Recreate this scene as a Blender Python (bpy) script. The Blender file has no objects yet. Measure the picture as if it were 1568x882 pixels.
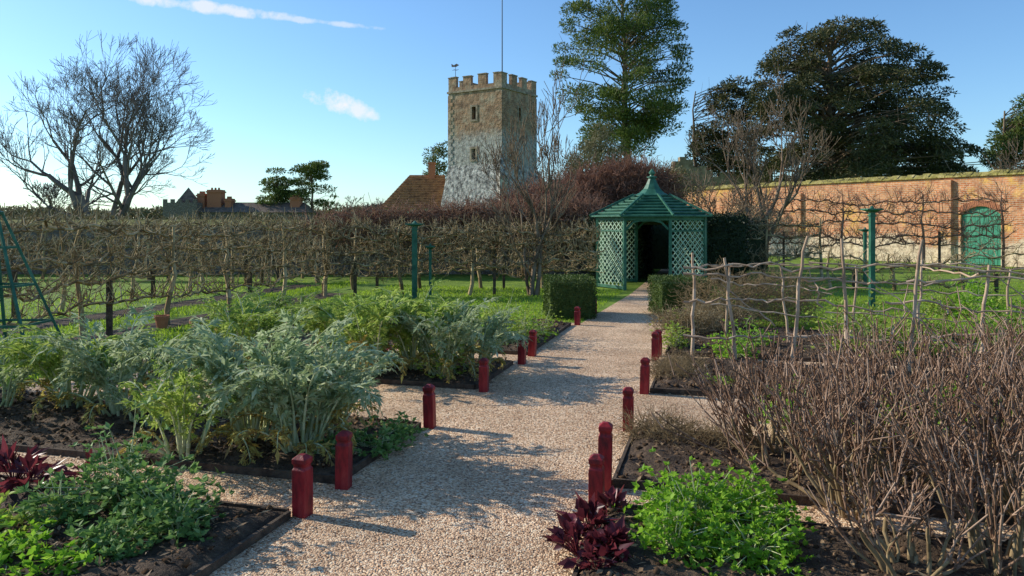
import bpy, math, random
import numpy as np
from mathutils import Vector, noise as mnoise

rs = np.random.RandomState(7)
random.seed(11)
scene = bpy.context.scene
pi = math.pi

# ---------------------------------------------------------------- materials
def new_mat(name):
    m = bpy.data.materials.new(name); m.use_nodes = True
    nt = m.node_tree
    for n in list(nt.nodes): nt.nodes.remove(n)
    out = nt.nodes.new('ShaderNodeOutputMaterial')
    return m, nt, out

def ramp(nt, cols, pos=None):
    r = nt.nodes.new('ShaderNodeValToRGB')
    n = len(cols)
    if pos is None: pos = [i/(n-1) for i in range(n)]
    el = r.color_ramp.elements
    while len(el) < n: el.new(0.5)
    for i in range(n):
        el[i].position = pos[i]; el[i].color = (*cols[i], 1)
    return r

def noise_node(nt, scale, detail=6, rough=0.6, vec=None):
    n = nt.nodes.new('ShaderNodeTexNoise')
    n.inputs['Scale'].default_value = scale
    n.inputs['Detail'].default_value = detail
    n.inputs['Roughness'].default_value = rough
    if vec is None:
        tc = nt.nodes.new('ShaderNodeTexCoord'); vec = tc.outputs['Object']
    nt.links.new(vec, n.inputs['Vector'])
    return n

def noise_mat(name, cols, scale=3, pos=None, rough=0.85, bump=0.3, bscale=None, bdist=0.02, stretch=None, spec=0.3):
    m, nt, out = new_mat(name)
    L = nt.links
    tc = nt.nodes.new('ShaderNodeTexCoord')
    vec = tc.outputs['Object']
    if stretch:
        mp = nt.nodes.new('ShaderNodeMapping'); mp.inputs['Scale'].default_value = stretch
        L.new(vec, mp.inputs['Vector']); vec = mp.outputs['Vector']
    a = noise_node(nt, scale, 8, 0.65, vec)
    r = ramp(nt, cols, pos); L.new(a.outputs['Fac'], r.inputs['Fac'])
    p = nt.nodes.new('ShaderNodeBsdfPrincipled')
    p.inputs['Roughness'].default_value = rough
    p.inputs['Specular IOR Level'].default_value = spec
    L.new(r.outputs['Color'], p.inputs['Base Color'])
    if bump:
        b = noise_node(nt, bscale or scale*4, 5, 0.6, vec)
        bn = nt.nodes.new('ShaderNodeBump'); bn.inputs['Strength'].default_value = bump
        bn.inputs['Distance'].default_value = bdist
        L.new(b.outputs['Fac'], bn.inputs['Height']); L.new(bn.outputs['Normal'], p.inputs['Normal'])
    L.new(p.outputs[0], out.inputs[0])
    return m

def island_mat(name, cols, transl=0.0, rough=0.6, nscale=1.5, spec=0.3, pos=None, nmix=0.5):
    """colour varies per leaf / per twig plus a slow patchy variation"""
    m, nt, out = new_mat(name); L = nt.links
    g = nt.nodes.new('ShaderNodeNewGeometry')
    n = noise_node(nt, nscale, 3, 0.5)
    mx = nt.nodes.new('ShaderNodeMix'); mx.data_type = 'FLOAT'
    mx.inputs[0].default_value = nmix
    L.new(g.outputs['Random Per Island'], mx.inputs[2]); L.new(n.outputs['Fac'], mx.inputs[3])
    r = ramp(nt, cols, pos); L.new(mx.outputs[0], r.inputs['Fac'])
    if transl > 0:
        p = nt.nodes.new('ShaderNodeBsdfPrincipled')
        p.inputs['Roughness'].default_value = rough
        p.inputs['Specular IOR Level'].default_value = spec
        L.new(r.outputs['Color'], p.inputs['Base Color'])
        t = nt.nodes.new('ShaderNodeBsdfTranslucent'); L.new(r.outputs['Color'], t.inputs['Color'])
        ms = nt.nodes.new('ShaderNodeMixShader'); ms.inputs[0].default_value = transl
        L.new(p.outputs[0], ms.inputs[1]); L.new(t.outputs[0], ms.inputs[2]); L.new(ms.outputs[0], out.inputs[0])
    else:
        p = nt.nodes.new('ShaderNodeBsdfDiffuse'); L.new(r.outputs['Color'], p.inputs['Color'])
        L.new(p.outputs[0], out.inputs[0])
    return m

def gravel_mat():
    m, nt, out = new_mat('gravel'); L = nt.links
    tc = nt.nodes.new('ShaderNodeTexCoord')
    v = nt.nodes.new('ShaderNodeTexVoronoi'); v.inputs['Scale'].default_value = 88
    L.new(tc.outputs['Object'], v.inputs['Vector'])
    sep = nt.nodes.new('ShaderNodeSeparateColor'); L.new(v.outputs['Color'], sep.inputs[0])
    r = ramp(nt, [(0.19,0.10,0.05),(0.58,0.35,0.195),(0.78,0.52,0.31),(0.88,0.63,0.39),(0.93,0.81,0.60)], [0,0.28,0.55,0.8,1])
    L.new(sep.outputs[0], r.inputs['Fac'])
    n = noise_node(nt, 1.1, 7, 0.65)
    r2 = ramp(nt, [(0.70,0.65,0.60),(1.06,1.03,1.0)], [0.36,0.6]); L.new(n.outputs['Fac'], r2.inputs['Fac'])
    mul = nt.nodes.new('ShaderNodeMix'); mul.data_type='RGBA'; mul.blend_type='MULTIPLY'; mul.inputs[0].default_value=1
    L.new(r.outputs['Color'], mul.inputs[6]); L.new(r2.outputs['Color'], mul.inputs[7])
    p = nt.nodes.new('ShaderNodeBsdfPrincipled'); p.inputs['Roughness'].default_value=0.8
    L.new(mul.outputs[2], p.inputs['Base Color'])
    inv = nt.nodes.new('ShaderNodeMath'); inv.operation='SUBTRACT'; inv.inputs[0].default_value=1
    L.new(v.outputs['Distance'], inv.inputs[1])
    b = nt.nodes.new('ShaderNodeBump'); b.inputs['Strength'].default_value=0.8; b.inputs['Distance'].default_value=0.008
    L.new(inv.outputs[0], b.inputs['Height']); L.new(b.outputs['Normal'], p.inputs['Normal'])
    L.new(p.outputs[0], out.inputs[0])
    return m

def brick_mat(name, cA, cB, mortar, patch, lower, zl, ps=0.9, stone=14, ls=7, pth=(0.5,0.6), lowfac=.85, bw=.24, bh=.08, wlo=.35):
    """bricks with patches of another tone, rubble below height zl"""
    m, nt, out = new_mat(name); L = nt.links
    tc = nt.nodes.new('ShaderNodeTexCoord')
    s = nt.nodes.new('ShaderNodeSeparateXYZ'); L.new(tc.outputs['Object'], s.inputs[0])
    ad = nt.nodes.new('ShaderNodeMath'); L.new(s.outputs['X'], ad.inputs[0]); L.new(s.outputs['Y'], ad.inputs[1])
    c = nt.nodes.new('ShaderNodeCombineXYZ'); L.new(ad.outputs[0], c.inputs['X']); L.new(s.outputs['Z'], c.inputs['Y'])
    b = nt.nodes.new('ShaderNodeTexBrick'); L.new(c.outputs[0], b.inputs['Vector'])
    b.inputs['Scale'].default_value = 1.0
    b.inputs['Brick Width'].default_value = bw; b.inputs['Row Height'].default_value = bh
    b.inputs['Mortar Size'].default_value = 0.009
    b.inputs['Color1'].default_value=(*cA,1); b.inputs['Color2'].default_value=(*cB,1); b.inputs['Mortar'].default_value=(*mortar,1)
    nw = noise_node(nt, ps*2.7, 9, 0.75)
    rw = ramp(nt, [(wlo,wlo*.95,wlo*.92),(0.85,0.85,0.85),(1.3,1.27,1.24)], [0.33,0.5,0.67]); L.new(nw.outputs['Fac'], rw.inputs['Fac'])
    mw = nt.nodes.new('ShaderNodeMix'); mw.data_type='RGBA'; mw.blend_type='MULTIPLY'; mw.inputs[0].default_value=1
    L.new(b.outputs['Color'], mw.inputs[6]); L.new(rw.outputs[0], mw.inputs[7])
    n = noise_node(nt, ps, 8, 0.7)
    r = ramp(nt, [(0,0,0),(1,1,1)], list(pth)); L.new(n.outputs['Fac'], r.inputs['Fac'])
    m1 = nt.nodes.new('ShaderNodeMix'); m1.data_type='RGBA'; L.new(r.outputs[0], m1.inputs[0])
    L.new(mw.outputs[2], m1.inputs[6])
    n3 = noise_node(nt, stone, 5, 0.7)
    r3 = ramp(nt, [tuple(x*0.4 for x in patch), patch, tuple(min(1,x*1.4) for x in patch)], [0.35,0.5,0.65]); L.new(n3.outputs['Fac'], r3.inputs['Fac'])
    L.new(r3.outputs[0], m1.inputs[7])
    n2 = noise_node(nt, 0.6, 6, 0.7)
    mm = nt.nodes.new('ShaderNodeMath'); mm.operation='MULTIPLY_ADD'; mm.inputs[1].default_value=2.4
    L.new(n2.outputs['Fac'], mm.inputs[0]); L.new(s.outputs['Z'], mm.inputs[2])
    r4 = ramp(nt, [(1,1,1),(0,0,0)], [0.47,0.53])
    dv = nt.nodes.new('ShaderNodeMath'); dv.operation='DIVIDE'; dv.inputs[1].default_value = 2*(zl+1.2)
    L.new(mm.outputs[0], dv.inputs[0]); L.new(dv.outputs[0], r4.inputs['Fac'])
    m2 = nt.nodes.new('ShaderNodeMix'); m2.data_type='RGBA'
    mf = nt.nodes.new('ShaderNodeMath'); mf.operation='MULTIPLY'; mf.inputs[1].default_value=lowfac
    L.new(r4.outputs[0], mf.inputs[0]); L.new(mf.outputs[0], m2.inputs[0])
    L.new(m1.outputs[2], m2.inputs[6])
    n5 = noise_node(nt, ls, 7, 0.8)
    r5 = ramp(nt, [tuple(x*0.28 for x in lower), lower, tuple(min(1,x*1.5) for x in lower)], [0.38,0.51,0.64]); L.new(n5.outputs['Fac'], r5.inputs['Fac'])
    L.new(r5.outputs[0], m2.inputs[7])
    p = nt.nodes.new('ShaderNodeBsdfPrincipled'); p.inputs['Roughness'].default_value=0.9
    L.new(m2.outputs[2], p.inputs['Base Color'])
    bn = nt.nodes.new('ShaderNodeBump'); bn.inputs['Strength'].default_value=0.8; bn.inputs['Distance'].default_value=0.3/stone
    L.new(n3.outputs['Fac'], bn.inputs['Height']); L.new(bn.outputs['Normal'], p.inputs['Normal'])
    L.new(p.outputs[0], out.inputs[0])
    return m

M = {}
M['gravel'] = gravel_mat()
M['pebble'] = island_mat('pebbles', [(0.22,0.12,0.07),(0.60,0.38,0.23),(0.78,0.54,0.35),(0.92,0.79,0.61)], nmix=0.1, rough=0.7)
M['soil'] = noise_mat('soil', [(0.025,0.016,0.01),(0.08,0.051,0.03),(0.21,0.135,0.08)], 9, [0.3,0.5,0.72], bump=1, bscale=45, bdist=0.03)
M['clod'] = island_mat('clods', [(0.03,0.02,0.013),(0.11,0.07,0.042),(0.28,0.185,0.115)], nmix=0.2, rough=0.95)
M['litter'] = island_mat('dead_leaves', [(0.09,0.05,0.03),(0.28,0.175,0.09),(0.54,0.38,0.21)], nmix=0.2, transl=0.2)
M['grass'] = noise_mat('lawn', [(0.09,0.15,0.016),(0.18,0.28,0.028),(0.28,0.37,0.045)], 1.6, [0.3,0.5,0.72], bump=0.8, bscale=60, bdist=0.03)
M['blade'] = island_mat('grass_blades', [(0.15,0.26,0.018),(0.30,0.46,0.03),(0.48,0.58,0.07)], transl=0.55, nmix=0.4)
M['bark'] = island_mat('bark', [(0.08,0.055,0.04),(0.19,0.135,0.09),(0.34,0.265,0.19)], nmix=0.5, nscale=4)
M['bark_far'] = island_mat('bark_grey', [(0.09,0.07,0.06),(0.18,0.145,0.125),(0.29,0.245,0.215)], nmix=0.3, nscale=2)
M['twig_esp'] = island_mat('espalier_bark', [(0.07,0.047,0.025),(0.22,0.155,0.08),(0.42,0.32,0.18),(0.58,0.49,0.32)], nmix=0.3, nscale=3)
M['twig_red'] = island_mat('red_twigs', [(0.13,0.06,0.04),(0.32,0.175,0.115),(0.48,0.31,0.215)], nmix=0.4, nscale=2)
M['twig_cop'] = island_mat('copper_twigs', [(0.12,0.058,0.04),(0.29,0.15,0.10),(0.45,0.26,0.18)], nmix=0.4, nscale=2)
M['twig_cur'] = island_mat('currant_stems', [(0.09,0.052,0.032),(0.26,0.155,0.10),(0.54,0.375,0.27)], nmix=0.25, nscale=3, rough=0.5)
M['old_wood'] = island_mat('old_shrub_wood', [(0.10,0.068,0.038),(0.27,0.195,0.105),(0.45,0.34,0.20)], nmix=0.5, nscale=8)
M['hazel'] = island_mat('hazel_poles', [(0.24,0.155,0.105),(0.47,0.33,0.225),(0.66,0.50,0.37)], nmix=0.4, nscale=3)
M['cardoon'] = island_mat('cardoon_leaf', [(0.19,0.265,0.10),(0.39,0.47,0.235),(0.70,0.75,0.50)], transl=0.38, nmix=0.3, nscale=3)
M['cardoon_g'] = island_mat('cardoon_green_leaf', [(0.17,0.27,0.04),(0.36,0.48,0.09),(0.58,0.64,0.20)], transl=0.45, nmix=0.3, nscale=3)
M['rib'] = island_mat('cardoon_rib', [(0.30,0.35,0.15),(0.52,0.55,0.30),(0.68,0.67,0.42)], nmix=0.3)
M['yellow'] = island_mat('withered_leaf', [(0.22,0.13,0.05),(0.55,0.42,0.11),(0.80,0.70,0.20)], transl=0.45, nmix=0.2)
M['parsley'] = island_mat('parsley_leaf', [(0.11,0.25,0.015),(0.25,0.47,0.03),(0.44,0.64,0.08)], transl=0.48, nmix=0.3, nscale=6)
M['kale'] = island_mat('kale_leaf', [(0.06,0.14,0.03),(0.17,0.30,0.07),(0.36,0.50,0.18)], transl=0.38, nmix=0.35, nscale=5)
M['herb'] = island_mat('herb_leaf', [(0.13,0.20,0.03),(0.32,0.42,0.055),(0.56,0.62,0.14)], transl=0.45, nmix=0.45, nscale=3)
M['chard'] = island_mat('red_chard_leaf', [(0.05,0.012,0.016),(0.15,0.026,0.036),(0.30,0.06,0.07)], transl=0.35, nmix=0.2, rough=0.35)
M['box'] = island_mat('box_leaf', [(0.028,0.048,0.01),(0.07,0.11,0.02),(0.16,0.21,0.045)], transl=0.25, nmix=0.4, nscale=5)
M['yewleaf'] = island_mat('yew_leaf', [(0.008,0.016,0.006),(0.02,0.035,0.012),(0.045,0.06,0.02)], transl=0.1, nmix=0.4, nscale=5)
M['pine'] = island_mat('pine_needles', [(0.035,0.06,0.014),(0.10,0.145,0.03),(0.26,0.28,0.065)], transl=0.28, nmix=0.4, nscale=0.8)
M['cedar'] = island_mat('cedar_needles', [(0.022,0.034,0.012),(0.065,0.073,0.024),(0.22,0.165,0.055)], transl=0.18, nmix=0.5, nscale=0.6)
M['bushfar'] = island_mat('distant_leaf', [(0.08,0.085,0.04),(0.17,0.155,0.07),(0.30,0.235,0.13)], transl=0.2, nmix=0.5, nscale=0.4)
M['redpaint'] = noise_mat('red_paint', [(0.07,0.010,0.012),(0.31,0.018,0.022),(0.45,0.07,0.06)], 14, [0.32,0.52,0.8], rough=0.5, bump=0.6, bscale=26, bdist=0.008, stretch=(1,1,.3))
M['greenpaint'] = noise_mat('green_paint', [(0.015,0.07,0.04),(0.032,0.135,0.082),(0.09,0.23,0.155)], 5, [0.3,0.5,0.8], rough=0.5, bump=0.2, bdist=0.004)
M['trellis'] = noise_mat('trellis_paint', [(0.22,0.38,0.25),(0.42,0.58,0.42),(0.62,0.72,0.56)], 6, [0.3,0.5,0.8], rough=0.6, bump=0.1)
M['doorgreen'] = noise_mat('door_paint', [(0.03,0.17,0.10),(0.055,0.28,0.17),(0.13,0.38,0.25)], 2, [0.3,0.5,0.8], rough=0.5, bump=0.2, stretch=(6,6,0.6))
M['board'] = noise_mat('edging_board', [(0.03,0.02,0.014),(0.085,0.058,0.038),(0.17,0.12,0.08)], 12, [0.3,0.5,0.8], bump=0.6)
M['brick'] = brick_mat('garden_brick', (0.58,0.19,0.07), (0.74,0.34,0.145), (0.66,0.50,0.34), (0.78,0.44,0.10), (0.68,0.57,0.40), .95, ps=.8, pth=(.55,.64), ls=5, lowfac=.8)
M['towerbrick'] = brick_mat('tower_masonry', (0.30,0.165,0.085), (0.44,0.26,0.14), (0.42,0.33,0.23), (0.40,0.31,0.20), (0.41,0.385,0.335), 10.6, ps=.55, stone=3.0, ls=2.2, pth=(.48,.6), lowfac=.96, bw=.5, bh=.2, wlo=.3)
M['darkwall'] = noise_mat('flint_wall', [(0.07,0.06,0.05),(0.17,0.14,0.11),(0.36,0.31,0.25)], 6, [0.3,0.5,0.72], bump=1, bscale=9, bdist=0.08)
M['flint'] = noise_mat('flint_rubble', [(0.09,0.088,0.085),(0.35,0.33,0.295),(0.68,0.64,0.57)], 2.4, [0.38,0.5,0.64], bump=1, bscale=4, bdist=0.12)
M['quoin'] = noise_mat('quoin_stone', [(0.14,0.105,0.07),(0.31,0.245,0.165),(0.50,0.41,0.29)], 2.5, [0.3,0.5,0.7], bump=0.4)
M['moss'] = noise_mat('mossy_coping', [(0.10,0.08,0.04),(0.30,0.255,0.06),(0.50,0.40,0.19)], 3.5, [0.35,0.5,0.7], bump=1, bscale=12, bdist=0.05)
M['tile'] = noise_mat('roof_tile', [(0.16,0.07,0.03),(0.38,0.18,0.075),(0.56,0.26,0.09)], 2.4, [0.3,0.5,0.7], bump=0.8, bscale=8, bdist=0.08)
M['slate'] = noise_mat('old_roof', [(0.07,0.055,0.045),(0.15,0.11,0.08),(0.24,0.18,0.13)], 2, [0.3,0.5,0.7], bump=0.4)
M['dark'] = noise_mat('dark_void', [(0.01,0.01,0.01),(0.02,0.018,0.016)], 2, bump=0)
M['terracotta'] = noise_mat('terracotta', [(0.30,0.11,0.055),(0.54,0.22,0.11)], 12, bump=0.2, bdist=0.003)
M['metal'] = noise_mat('dark_iron', [(0.03,0.03,0.03),(0.06,0.06,0.06)], 5, rough=0.5, bump=0)

# ---------------------------------------------------------------- mesh helpers
def link(ob, parent=None):
    scene.collection.objects.link(ob)
    if parent is not None: ob.parent = parent
    return ob

def group(name):
    e = bpy.data.objects.new(name, None); e.empty_display_size = 0.2
    scene.collection.objects.link(e); return e

def np_mesh(name, V, F, mat, parent=None, smooth=False):
    V = np.asarray(V, dtype=np.float32); F = np.asarray(F, dtype=np.int32)
    me = bpy.data.meshes.new(name)
    k = F.shape[1]; nf = F.shape[0]
    me.vertices.add(len(V)); me.vertices.foreach_set('co', V.ravel())
    me.loops.add(nf*k); me.loops.foreach_set('vertex_index', F.ravel())
    me.polygons.add(nf); me.polygons.foreach_set('loop_start', np.arange(0, nf*k, k, dtype=np.int32))
    me.polygons.foreach_set('loop_total', np.full(nf, k, dtype=np.int32))
    if smooth: me.polygons.foreach_set('use_smooth', np.ones(nf, dtype=bool))
    me.update(calc_edges=True); me.validate()
    me.materials.append(mat)
    return link(bpy.data.objects.new(name, me), parent)

def unit(a):
    return a/np.maximum(np.linalg.norm(a, axis=-1, keepdims=True), 1e-9)

def rdir(n):
    return unit(rs.normal(size=(n,3)))

class Leaves:
    def __init__(s): s.a = []
    def add(s, B, D, N, L, W, fold=0.15, mid=0.45):
        B = np.atleast_2d(B); n = len(B)
        D = unit(np.broadcast_to(D,(n,3)).astype(float)); N = np.broadcast_to(N,(n,3)).astype(float)
        L = np.broadcast_to(L,(n,)).astype(float)[:,None]; W = np.broadcast_to(W,(n,)).astype(float)[:,None]
        S = unit(np.cross(D,N)+1e-6); N2 = np.cross(S,D)
        v = np.stack([B, B+D*L*mid+S*W/2+N2*fold*W, B+D*L, B+D*L*mid-S*W/2+N2*fold*W], 1)
        s.a.append(v)
    def build(s, name, mat, parent=None):
        if not s.a: return None
        v = np.concatenate(s.a,0); n = len(v)
        i = (np.arange(n)*4)[:,None]
        F = np.concatenate([i+np.array([[0,1,2]]), i+np.array([[0,2,3]])],1).reshape(-1,3)
        return np_mesh(name, v.reshape(-1,3), F, mat, parent)

class Segs:
    def __init__(s): s.l = []
    def add(s, p, q, r0, r1): s.l.append((p[0],p[1],p[2],q[0],q[1],q[2],r0,r1))
    def line(s, pts, r0, r1):
        n = len(pts)-1
        for i in range(n):
            s.add(pts[i], pts[i+1], r0+(r1-r0)*i/n, r0+(r1-r0)*(i+1)/n)
    def build(s, name, mat, parent=None, sides=4):
        if not s.l: return None
        a = np.array(s.l, dtype=float); P=a[:,0:3]; Q=a[:,3:6]; r0=a[:,6]; r1=a[:,7]
        D = unit(Q-P); Q = Q + D*(r1[:,None]*0.3)
        up = np.where(np.abs(D[:,2:3])>0.9, np.array([[1.,0,0]]), np.array([[0,0,1.]]))
        A = unit(np.cross(D,up)); B = np.cross(D,A)
        rings=[]
        for k in range(sides):
            t = 2*pi*k/sides
            rings.append(A*math.cos(t)+B*math.sin(t))
        O = np.stack(rings,1)
        V = np.concatenate([P[:,None]+O*r0[:,None,None], Q[:,None]+O*r1[:,None,None]],1)
        n = len(a); i=(np.arange(n)*2*sides)[:,None]
        fs=[]
        for k in range(sides):
            k2=(k+1)%sides
            fs.append(i+np.array([[k,k2,sides+k2,sides+k]]))
        F = np.concatenate(fs,1).reshape(-1,4)
        return np_mesh(name, V.reshape(-1,3), F, mat, parent, smooth=True)

def blobs(name, C, S, mat, parent=None):
    """small irregular stones / clods: jittered octahedra"""
    n=len(C)
    base=np.array([[1,0,0],[0,1,0],[-1,0,0],[0,-1,0],[0,0,1],[0,0,-1]],float)
    V = base[None]*(0.7+0.6*rs.rand(n,6,1)) + rs.normal(scale=0.15,size=(n,6,3))
    th=rs.rand(n)*2*pi; c,s_=np.cos(th)[:,None],np.sin(th)[:,None]
    V = V*S[:,None,:]
    X=V[...,0]*c-V[...,1]*s_; Y=V[...,0]*s_+V[...,1]*c
    V=np.stack([X,Y,V[...,2]],-1)+C[:,None,:]
    f=np.array([[0,1,4],[1,2,4],[2,3,4],[3,0,4],[1,0,5],[2,1,5],[3,2,5],[0,3,5]])
    F=((np.arange(n)*6)[:,None,None]+f[None]).reshape(-1,3)
    return np_mesh(name,V.reshape(-1,3),F,mat,parent)

class PB:
    def __init__(s): s.v=[]; s.f=[]
    def poly(s, pts):
        i=len(s.v); s.v += [tuple(p) for p in pts]; s.f.append(tuple(range(i,i+len(pts))))
    def hexa(s, b, t):
        i=len(s.v); s.v += [tuple(p) for p in b]+[tuple(p) for p in t]
        s.f += [(i+3,i+2,i+1,i),(i+4,i+5,i+6,i+7)]
        for k in range(4):
            k2=(k+1)%4; s.f.append((i+k,i+k2,i+4+k2,i+4+k))
    def box(s,x0,x1,y0,y1,z0,z1):
        s.hexa([(x0,y0,z0),(x1,y0,z0),(x1,y1,z0),(x0,y1,z0)],[(x0,y0,z1),(x1,y0,z1),(x1,y1,z1),(x0,y1,z1)])
    def bar(s, p, q, w, h, up=(0,0,1)):
        p=Vector(p); q=Vector(q); d=(q-p).normalized(); a=d.cross(Vector(up))
        if a.length<1e-4: a=d.cross(Vector((1,0,0)))
        a.normalize(); b=a.cross(d)
        o=[a*w/2+b*h/2, -a*w/2+b*h/2, -a*w/2-b*h/2, a*w/2-b*h/2]
        s.hexa([p+x for x in o],[q+x for x in o])
    def lathe(s, c, prof, n=16, rot=0, cap=True):
        i=len(s.v)
        for (r,z) in prof:
            for k in range(n):
                t=rot+2*pi*k/n; s.v.append((c[0]+r*math.cos(t),c[1]+r*math.sin(t),c[2]+z))
        for j in range(len(prof)-1):
            for k in range(n):
                k2=(k+1)%n
                s.f.append((i+j*n+k,i+j*n+k2,i+(j+1)*n+k2,i+(j+1)*n+k))
        if cap:
            s.f.append(tuple(i+(len(prof)-1)*n+k for k in range(n)))
            s.f.append(tuple(i+k for k in reversed(range(n))))
    def build(s, name, mat, parent=None, bevel=0, loc=None, rot=0, recalc=True):
        me=bpy.data.meshes.new(name); me.from_pydata(s.v,[],s.f); me.update()
        if recalc:
            import bmesh
            bm=bmesh.new(); bm.from_mesh(me); bmesh.ops.recalc_face_normals(bm,faces=bm.faces); bm.to_mesh(me); bm.free()
        me.materials.append(mat)
        ob=link(bpy.data.objects.new(name,me),parent)
        if loc is not None: ob.location=loc
        ob.rotation_euler=(0,0,rot)
        if bevel:
            b=ob.modifiers.new('bevel','BEVEL'); b.width=bevel; b.segments=2; b.limit_method='ANGLE'
        return ob

# ---------------------------------------------------------------- garden frame (u along main path, v to the right)
O=(-0.355,4.4); EX,EY=0.266,0.964
def W(u,v,z=0.0): return (O[0]+EX*u+EY*v, O[1]+EY*u-EX*v, z)
def Wn(u,v,z): return np.stack([O[0]+EX*u+EY*v, O[1]+EY*u-EX*v, z],-1)
PATH_ROT = math.atan2(-EX,EY)

# ---------------------------------------------------------------- ground
g=PB(); g.poly([(-1500,-300,0),(1500,-300,0),(1500,2500,0),(-1500,2500,0)])
g.build('ground',M['grass'],recalc=False)

p=PB()
p.poly([W(-5,-5.6,.005),W(-5,7.2,.005),W(8.3,7.2,.005),W(8.3,-5.6,.005)])
p.poly([W(8.3,-.72,.005),W(8.3,.6,.005),W(13.6,.62,.005),W(24,.62,.005),W(24,-.5,.005),W(13.6,-.5,.005)])
p.build('gravel_path',M['gravel'],recalc=False)
p=PB()
p.poly([W(-6,-7.65,.005),W(-6,-6.95,.005),W(12,-6.95,.005),W(12,-7.65,.005)])
p.poly([W(-6,-9.6,.005),W(-6,-8.8,.005),W(14,-8.8,.005),W(14,-9.6,.005)])
p.build('brown_ground_strip',M['soil'],recalc=False)  # brown strips in the soil material along the left fruit rows

n=24000
u=-4+10*rs.rand(n)**1.5; v=-0.84+1.68*rs.rand(n)
C=Wn(u,v,np.full(n,0.007))
u2=rs.uniform(1.7,3.0,4000); v2=rs.uniform(-4,4,4000)
u3=rs.uniform(-.3,.2,2500); v3=rs.uniform(-4,-.8,2500)
C=np.concatenate([C,Wn(u2,v2,np.full(4000,.007)),Wn(u3,v3,np.full(2500,.007))])
S=rs.uniform(0.0025,0.007,(len(C),3)); S[:,2]*=0.6
blobs('loose_gravel',C,S,M['pebble'])

beds=[(-4,-.33,-5.2,-.86),(.24,1.62,-5.2,-.86),(3.08,4.48,-5.2,-.86),(5.13,8.0,-5.2,-.84),
      (-4,.24,.86,7),(.66,1.94,.86,7),(3.4,5.1,.86,7),(5.6,8.1,.86,7)]
def soil_h(x,y):
    return 0.06+0.05*(mnoise.noise(Vector((x*1.3,y*1.3,0))))+0.035*mnoise.noise(Vector((x*5,y*5,3)))+0.022*mnoise.noise(Vector((x*16,y*16,7)))
for (u0,u1,v0,v1) in beds:
    e=group('garden_bed')
    st=0.045; nu=int((u1-u0)/st)+1; nv=int((v1-v0)/st)+1
    V=[]
    for i in range(nu+1):
        for j in range(nv+1):
            uu=u0+(u1-u0)*i/nu; vv=v0+(v1-v0)*j/nv; x,y,_=W(uu,vv)
            edge=min(uu-u0,u1-uu,vv-v0,v1-vv); k=min(1,edge/0.12)
            V.append((x,y,0.03+(max(0.02,soil_h(x,y))-0.01)*k))
    F=[(i*(nv+1)+j,i*(nv+1)+j+1,(i+1)*(nv+1)+j+1,(i+1)*(nv+1)+j) for i in range(nu) for j in range(nv)]
    np_mesh('soil',V,F,M['soil'],e,smooth=True)
    b=PB(); t=.022
    for (a,c) in [((u0,v0),(u0,v1)),((u1,v0),(u1,v1)),((u0,v0),(u1,v0)),((u0,v1),(u1,v1))]:
        Ln=math.hypot(c[0]-a[0],c[1]-a[1]); m=max(1,int(Ln/1.1)); hb=.056 if a[0]==c[0] else .052
        for q in range(m):
            f0,f1=q/m,(q+.99)/m
            b.bar(W(a[0]+(c[0]-a[0])*f0,a[1]+(c[1]-a[1])*f0,.027+random.uniform(-.006,.006)),W(a[0]+(c[0]-a[0])*f1,a[1]+(c[1]-a[1])*f1,.027+random.uniform(-.006,.006)),t,hb)
    b.build('edging_board',M['board'],e)
    area=(u1-u0)*(v1-v0); n=int(area*420)
    uu=rs.uniform(u0+.04,u1-.04,n); vv=rs.uniform(v0+.04,v1-.04,n); C=Wn(uu,vv,np.zeros(n))
    C[:,2]=[max(.02,soil_h(x,y))+.022 for x,y,_ in C]
    s=0.006+0.026*rs.rand(n)**3
    blobs('clods',C,np.stack([s,s*rs.uniform(.6,1,n),s*rs.uniform(.5,.9,n)],-1),M['clod'],e)
    n=int(area*110); lf=Leaves()
    uu=rs.uniform(u0-.06,u1+.06,n); vv=rs.uniform(v0-.08,v1+.08,n); C=Wn(uu,vv,np.zeros(n))
    C[:,2]=[max(.02,soil_h(x,y))+.04 for x,y,_ in C]
    outm=(uu<u0)|(uu>u1)|(vv<v0)|(vv>v1); C[outm,2]=.012
    D=rdir(n); D[:,2]*=.3
    D[outm,2]*=.2
    lf.add(C,D,np.array([0,0,1.])+rs.normal(scale=.4,size=(n,3)),rs.uniform(.015,.08,n),rs.uniform(.006,.026,n))
    lf.build('leaf_litter',M['litter'],e)

lf=Leaves()
def blades(n,u0,u1,v0,v1,excl=True,h=(.03,.075)):
    uu=rs.uniform(u0,u1,n); vv=rs.uniform(v0,v1,n)
    if excl:
        k=(vv<-.75)|(vv>.66); uu=uu[k]; vv=vv[k]
    C=Wn(uu,vv,np.zeros(len(uu))); m=len(C)
    D=rs.normal(scale=.45,size=(m,3)); D[:,2]=1
    lf.add(C,D,rdir(m),rs.uniform(h[0],h[1],m),rs.uniform(.01,.02,m),fold=0,mid=.2)
blades(34000,8.35,14.5,-6.9,9)
blades(8000,-3,8.3,-6.9,-5.3,False,(.04,.1))
blades(9000,14.5,20,1,16,False)
blades(4000,3,15,-8.7,-7.8,False,(.04,.1))
blades(4000,3,15,-12.5,-9.7,False,(.04,.1))
lf.build('lawn_grass',M['blade'])

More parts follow.
